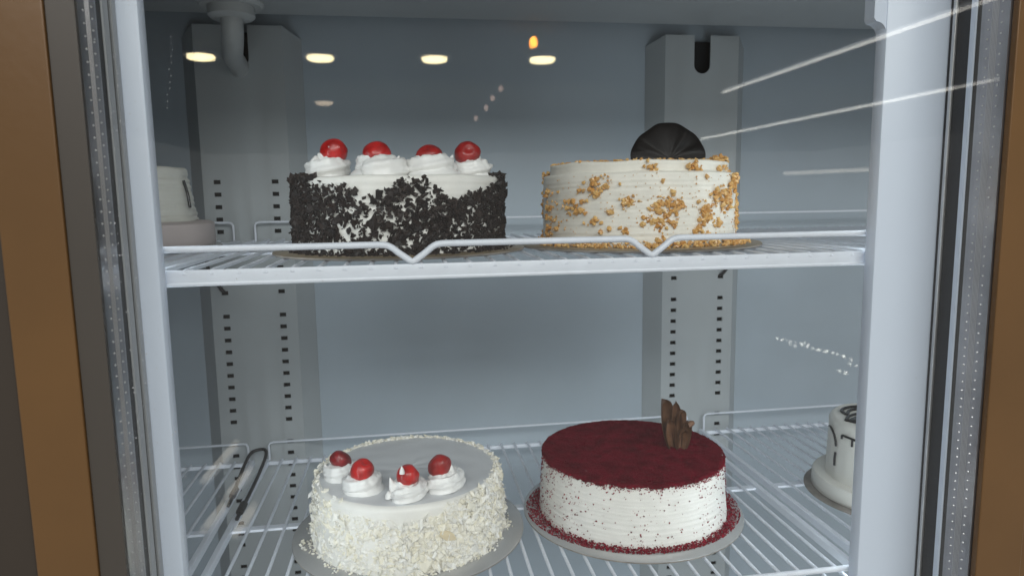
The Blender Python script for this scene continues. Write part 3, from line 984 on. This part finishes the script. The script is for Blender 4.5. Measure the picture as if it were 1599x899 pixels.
for cx_, cy_, sp, n in cl:
    for i in range(int(n * 2.6)):
        x = random.gauss(cx_, sp * 0.55); y = random.gauss(cy_, sp * 0.50)
        u = (x - 640) / 505.0
        if abs(u) > 0.995: u = math.copysign(0.995, u)
        t = 1 - (y - 285) / 425.0
        t = min(1.0, max(0.02, t))
        a = -math.acos(u)
        s = random.choice((random.uniform(0.0006, 0.0014), random.uniform(0.0010, 0.0029)))
        r = nr - (0.0060 if t > 0.86 else 0) + s * 0.25
        P.append((r * math.cos(a), r * math.sin(a), 0.0028 + t * nh)); Nn.append((math.cos(a), math.sin(a), 0.1)); S.append((s, s * random.uniform(.7, 1), s * random.uniform(.6, .9)))
for i in range(1300):                               # the foot of the cake
    a = random.uniform(0, 2 * PI); s = random.uniform(0.0006, 0.0021)
    d = abs(random.gauss(0, 0.004))
    P.append(((nr + 0.0008 + d) * math.cos(a), (nr + 0.0008 + d) * math.sin(a), 0.003 + s * .5 + max(0, 0.006 - d) * random.random())); Nn.append((math.cos(a), math.sin(a), 1)); S.append((s, s * .85, s * .75))
for i in range(520):                               # top rim and back
    a = random.uniform(0, 2 * PI); s = random.uniform(0.0006, 0.0018)
    q = nr - 0.0080 - abs(random.gauss(0, 0.010))
    P.append((q * math.cos(a), q * math.sin(a), 0.0028 + nh + s * .3)); Nn.append((0, 0, 1)); S.append((s, s * .85, s * .7))
for i in range(60):                                # heap at the right rim
    a = random.gauss(-0.35, 0.10); s = random.uniform(0.0009, 0.0024)
    q = nr - 0.009 - abs(random.gauss(0, 0.007))
    P.append((q * math.cos(a), q * math.sin(a), 0.0028 + nh + s * .5 + random.random() * 0.004)); Nn.append((0, 0, 1)); S.append((s, s * .85, s * .8))
for i in range(500):                               # nuts round the back, never bare
    a = random.uniform(0.25, PI - 0.25); s = random.uniform(0.0009, 0.0026)
    P.append((nr * math.cos(a), nr * math.sin(a), 0.0028 + nh * 0.95 * random.random())); Nn.append((math.cos(a), math.sin(a), 0)); S.append((s, s * .85, s * .8))
for i in range(420):                               # nut dust
    a = -math.acos(random.uniform(-0.99, 0.99)); s = random.uniform(0.0002, 0.0006)
    P.append(((nr + 0.0002) * math.cos(a), (nr + 0.0002) * math.sin(a), 0.0028 + nh * 0.84 * random.random())); Nn.append((math.cos(a), math.sin(a), 0)); S.append((s, s, s))
stuff(bits(P, Nn, S, 'ico', 0.20, 0.8).build('nut_pieces', M['nut'], NC))
# ribbed chocolate fan, standing
mb = MB()
nA, nR = 121, 14
V = []
for k in (0, 1):
    for i in range(nA):
        a = PI * (-0.13 + 1.26 * i / (nA - 1))
        rib = math.cos(a * 9 + 0.6) * (0.6 + 0.4 * math.sin(a * 2.3))
        for j in range(nR):
            q = j / (nR - 1)
            R = (0.0352 + 0.0003 * rib + 0.0006 * math.sin(a * 5) + 0.0004 * math.sin(a * 11)) * max(q, 0.004)
            y = 0.0017 * rib * q ** 0.8 + 0.007 * q ** 2 + (0.0012 if k else -0.0012) * (1 if j < nR - 1 else 0.45)
            V.append((R * math.cos(a), y, R * math.sin(a)))
F = []
off = nA * nR
for i in range(nA - 1):
    for j in range(nR - 1):
        a = i * nR + j
        F.append((a, a + 1, a + nR + 1, a + nR)); F.append((off + a, off + a + nR, off + a + nR + 1, off + a + 1))
    for j in (0, nR - 1):
        a = i * nR + j
        F.append((a, a + nR, off + a + nR, off + a))
for j in range(nR - 1):
    for i in (0, nA - 1):
        a = i * nR + j
        F.append((a, a + 1, off + a + 1, off + a))
mb.add(V, F)
fan = mb.build('chocolate_fan', M['choc_deco'], NC, True, 60)
fan.location = (0.0275, -0.010, 0.0028 + nh + 0.0045)
fan.rotation_euler = (math.radians(-6), 0, math.radians(-10))
fan['label'] = 'dark ribbed chocolate fan standing upright on the cream'

# ---- black marbled cake in the next bay ----------------------------------
RC = empty('marbled_cake', (0.5235, 0.655, ZL), 'small white cake with black ganache swirls, half hidden by the right mullion', 'cake')
board(RC, 0.0880, M['boardedge'])
MB().lathe([(0.0790, 0.0028), (0.0802, 0.004), (0.0796, 0.0175), (0.0780, 0.0196), (0.050, 0.0200)], 96).build('cream_base', M['fondant'], RC, True, 50)
cake_body(RC, 0.0660, 0.0640, 0.0660, M['fondant'], 0, 0, 31, 0.0005, z0=0.0195, edge=0.006)
ztop = 0.0195 + 0.0660
def ganache(pts, r, n=8):
    return MB().tube(bez(pts, n), r, 8)
def onrc(a, z, o=0.0006):
    z = 0.0195 + (z - 0.0195) * 0.825
    t = (z - 0.0195) / 0.066
    r = 0.0660 - 0.0020 * t + o
    return (r * math.cos(a), r * math.sin(a), z)
lines = [
    [onrc(-3.52, 0.0845), onrc(-3.42, 0.0850), onrc(-3.30, 0.0810), onrc(-3.22, 0.0730), onrc(-3.19, 0.0650)],
    [onrc(-3.19, 0.0565), onrc(-3.20, 0.0480), onrc(-3.19, 0.0385)],
    [onrc(-3.06, 0.0790), onrc(-3.05, 0.0835), onrc(-2.95, 0.0840), onrc(-2.80, 0.0835), onrc(-2.60, 0.080)],
    [onrc(-2.84, 0.0830), onrc(-2.84, 0.0740)],
]
for q in lines:
    ganache(q, 0.0012).build('ganache_drizzle', M['ganache'], RC, True, 60)
tops = [[(-0.060, -0.014), (-0.048, -0.034), (-0.025, -0.050), (0.005, -0.055)], [(-0.060, -0.014), (-0.045, 0.000), (-0.020, 0.008), (0.01, 0.01)],
        [(-0.046, 0.006), (-0.040, 0.024), (-0.022, 0.034), (0.005, 0.034)], [(-0.046, 0.004), (-0.028, 0.022), (0.0, 0.024)]]
for q in tops:
    ganache([(x * 0.86 - 0.004, y * 0.86 + 0.014, ztop + 0.0008) for x, y in q], 0.0019).build('ganache_drizzle', M['ganache'], RC, True, 60)
pa = [(-0.056, -0.013), (-0.040, -0.026), (-0.015, -0.034), (0.01, -0.036), (0.01, -0.006), (-0.018, -0.004), (-0.040, -0.004)]
pa = [(x * 0.86 - 0.004, y * 0.86 + 0.014) for x, y in pa]
k = len(pa)
MB().add([(x, y, ztop - 0.0004) for x, y in pa] + [(x, y, ztop + 0.0016) for x, y in pa],
         [tuple(range(k - 1, -1, -1)), tuple(range(k, 2 * k))] + [(i, (i + 1) % k, (i + 1) % k + k, i + k) for i in range(k)]).build('ganache_leaf', M['ganache'], RC)

# ---- tall cream cake in the bay at left ----------------------------------
LC = empty('tall_cream_cake', (-0.292, 0.742, ZS), 'tall pale cream cake with a black curl, half hidden by the left mullion', 'cake')
board(LC, 0.100)
MB().lathe([(0.0930, 0.0028), (0.0945, 0.005), (0.0940, 0.025), (0.090, 0.0275), (0.060, 0.0282)], 96).build('cream_base', M['pink'], LC, True, 50)
cake_body(LC, 0.0785, 0.0715, 0.0535, M['fondantg'], 5, 0.0006, 12, 0.0010, z0=0.0278, edge=0.004)
ganache([(0.036, -0.0715, 0.0330), (0.044, -0.0680, 0.0345), (0.050, -0.064, 0.0335), (0.0555, -0.058, 0.029)], 0.0022).build('ganache_drizzle', M['ganache'], LC, True, 60)
ganache([(0.0735, -0.012, 0.068), (0.0765, -0.012, 0.055), (0.0785, -0.014, 0.041)], 0.0015).build('ganache_drizzle', M['ganache'], LC, True, 60)

# ---------------------------------------------------------------- the shop lamps and added glints mirrored in the glass
ZC = 1.25
cl_ = MB().box(-5, 12, -18, -0.35, ZC + 0.03, ZC + 0.06).build('ceiling', M['ceiling'])
cl_['kind'] = 'structure'
def downlight(x, y, r, m, label, group, r2=None):
    t = empty('downlight', (x, y, ZC), label, 'ceiling lamp', group)
    MB().lathe([(r, 0.0), (r + 0.03, 0.0), (r + 0.03, 0.029), (r, 0.029)], 40).build('trim_ring', M['mullion'], t, True, 40)
    MB().lathe([(r * 0.2, -0.036), (r * 0.6, -0.034), (r * 0.9, -0.026), (r * 0.99, -0.012), (r * 0.99, -0.001)], 40).build('diffuser', m, t)
pl = [(-1.681, -5.455), (-0.692, -5.428), (0.295, -5.404), (1.26, -5.355)]
od = ['first', 'second', 'third', 'fourth']
for (x, y), w in zip(pl, od):
    downlight(x, y, 0.115, M['warm_lamp'], 'round warm downlight mirrored in the glass, %s from left in the bright row' % w, 'round downlights mirrored in the glass')
downlight(-0.978, -8.21, 0.11, M['warm_dim'], 'fainter round downlight mirrored in the glass below the bright row', 'round downlights mirrored in the glass')
t = empty('pendant_bulb', (0.985, -4.32, 1.17), 'small orange bulb mirrored in the glass above the lamp row', 'pendant lamp')
MB().lathe([(0.006, -0.05), (0.022, -0.042), (0.030, -0.015), (0.026, 0.012), (0.012, 0.03)], 20).build('bulb', M['orange'], t, True)
MB().lathe([(0.013, 0.03), (0.013, 0.055), (0.003, 0.058), (0.003, 0.11)], 12).build('socket', M['rubber'], t, True, 40)
def tubelight(x0, y0, x1, y1, z, n, m, label, r=0.02):
    t = empty('tube_lamp', ((x0 + x1) / 2, (y0 + y1) / 2, z), label, 'tube lamp', 'tube lamps mirrored in the glass')
    A, B = Vector((x0 - (x0 + x1) / 2, y0 - (y0 + y1) / 2, 0)), Vector((x1 - (x0 + x1) / 2, y1 - (y0 + y1) / 2, 0))
    for i in range(n):
        p, q = A.lerp(B, (i + 0.015) / n), A.lerp(B, (i + 0.985) / n)
        MB().tube([p, q], r, 10).build('tube', m, t, True, 60)
    d = (B - A).normalized(); s = Vector((-d.y, d.x, 0)) * 0.03
    v = [A + s + Vector((0, 0, .022)), A - s + Vector((0, 0, .022)), B - s + Vector((0, 0, .022)), B + s + Vector((0, 0, .022))]
    v += [p + Vector((0, 0, 0.03)) for p in v]
    MB().add(v, [(0, 1, 2, 3), (7, 6, 5, 4), (0, 4, 5, 1), (1, 5, 6, 2), (2, 6, 7, 3), (3, 7, 4, 0)]).build('batten', M['mullion'], t)
tubelight(3.86, -7.16, 3.83, -2.9, 1.25, 4, M['tube'], 'long white tube lamp mirrored highest in the glass at right', 0.014)
tubelight(6.47, -13.6, 6.60, -5.9, 1.25, 6, M['tube'], 'long white tube lamp mirrored second highest in the glass at right', 0.019)
tubelight(8.55, -13.75, 9.38, -11.97, 0.5, 2, M['tube_dim'], 'short faint tube lamp mirrored lowest in the glass at right', 0.045)

def mirrored(px, py, z):
    """where a thing at height z stands whose mirror image in the front pane shows at this pixel of the photograph"""
    d = r2 * ((px - 800) / FPX) - u2 * ((py - 450) / FPX) + fwd
    p = d * (z / d.z)
    return Vector((p.x, 0.86 - p.y, z))

def strip(a, b, z, m, label, r):  # glowing tubes added to draw reflected glints, not actual lamps
    A, B = mirrored(*a, z), mirrored(*b, z)
    t = empty('glint_strip', (A + B) / 2, label, 'glow strip', 'added glow strips mirrored low in the glass at left')
    c = (A + B) / 2
    MB().tube([A - c, B - c], r, 10).build('tube', m, t, True, 60)
    d = (B - A).normalized(); q = Vector((-d.y, d.x, 0)) * r * 1.6
    dn = Vector((0, 0, -r * 1.05)); dm = Vector((0, 0, -r * 1.6))
    v = [A - c + q + dn, A - c - q + dn, B - c - q + dn, B - c + q + dn, A - c + q + dm, A - c - q + dm, B - c - q + dm, B - c + q + dm]
    MB().add(v, [(0, 1, 2, 3), (7, 6, 5, 4), (0, 4, 5, 1), (1, 5, 6, 2), (2, 6, 7, 3), (3, 7, 4, 0)]).build('batten', M['mullion'], t)
for a, b, w in (((366, 696), (317, 752), 'uppermost and farthest left'), ((387, 739), (355, 775), 'beside the black cord'),
                ((348, 791), (318, 828), 'lowest at the left'), ((392, 798), (367, 836), 'below the end of the black cord')):
    strip(a, b, -0.95, M['strip'], 'short dim strip added as a glint mirrored low in the glass, ' + w, 0.012)
def lights(name, label, pts, zs, m, r, cord_top):
    P = [mirrored(x, y, z) for (x, y), z in zip(pts, zs)]
    c = sum(P, Vector()) / len(P)
    t = empty(name, c, label, 'string lights')
    for p in P:
        o = MB().lathe([(r * .3, -r * 1.3), (r * .9, -r * .6), (r, 0), (r * .8, r * .6), (r * .3, r)], 10).build('bulb', m, t, True)
        o.location = p - c
    MB().tube([p - c + Vector((0, 0, r)) for p in P] + ([P[-1] - c + Vector((0, 0, cord_top - P[-1].z))] if cord_top else []), 0.003, 6).build('cord', M['rubber'], t, True)
lights('string_lights', 'short slanting string of four faint bulbs mirrored above the gap between upper cakes', [(744, 185), (760, 168), (770, 153), (783, 138)], [0.78, 0.84, 0.90, 0.97], M['bulb_dim'], 0.022, ZC)
pts = [(1222, 531), (1236, 533), (1243, 540), (1252, 536), (1262, 541), (1264, 537), (1278, 546), (1290, 549), (1302, 551), (1318, 556), (1331, 561), (1338, 571), (1322, 583)]  # bulbs added to draw the flecks of light, no such string known
lights('string_lights', 'string of small warm bulbs added as flecks mirrored at right above the marbled cake', pts, [-0.70] * len(pts), M['fleck_bulb'], 0.0055, None)
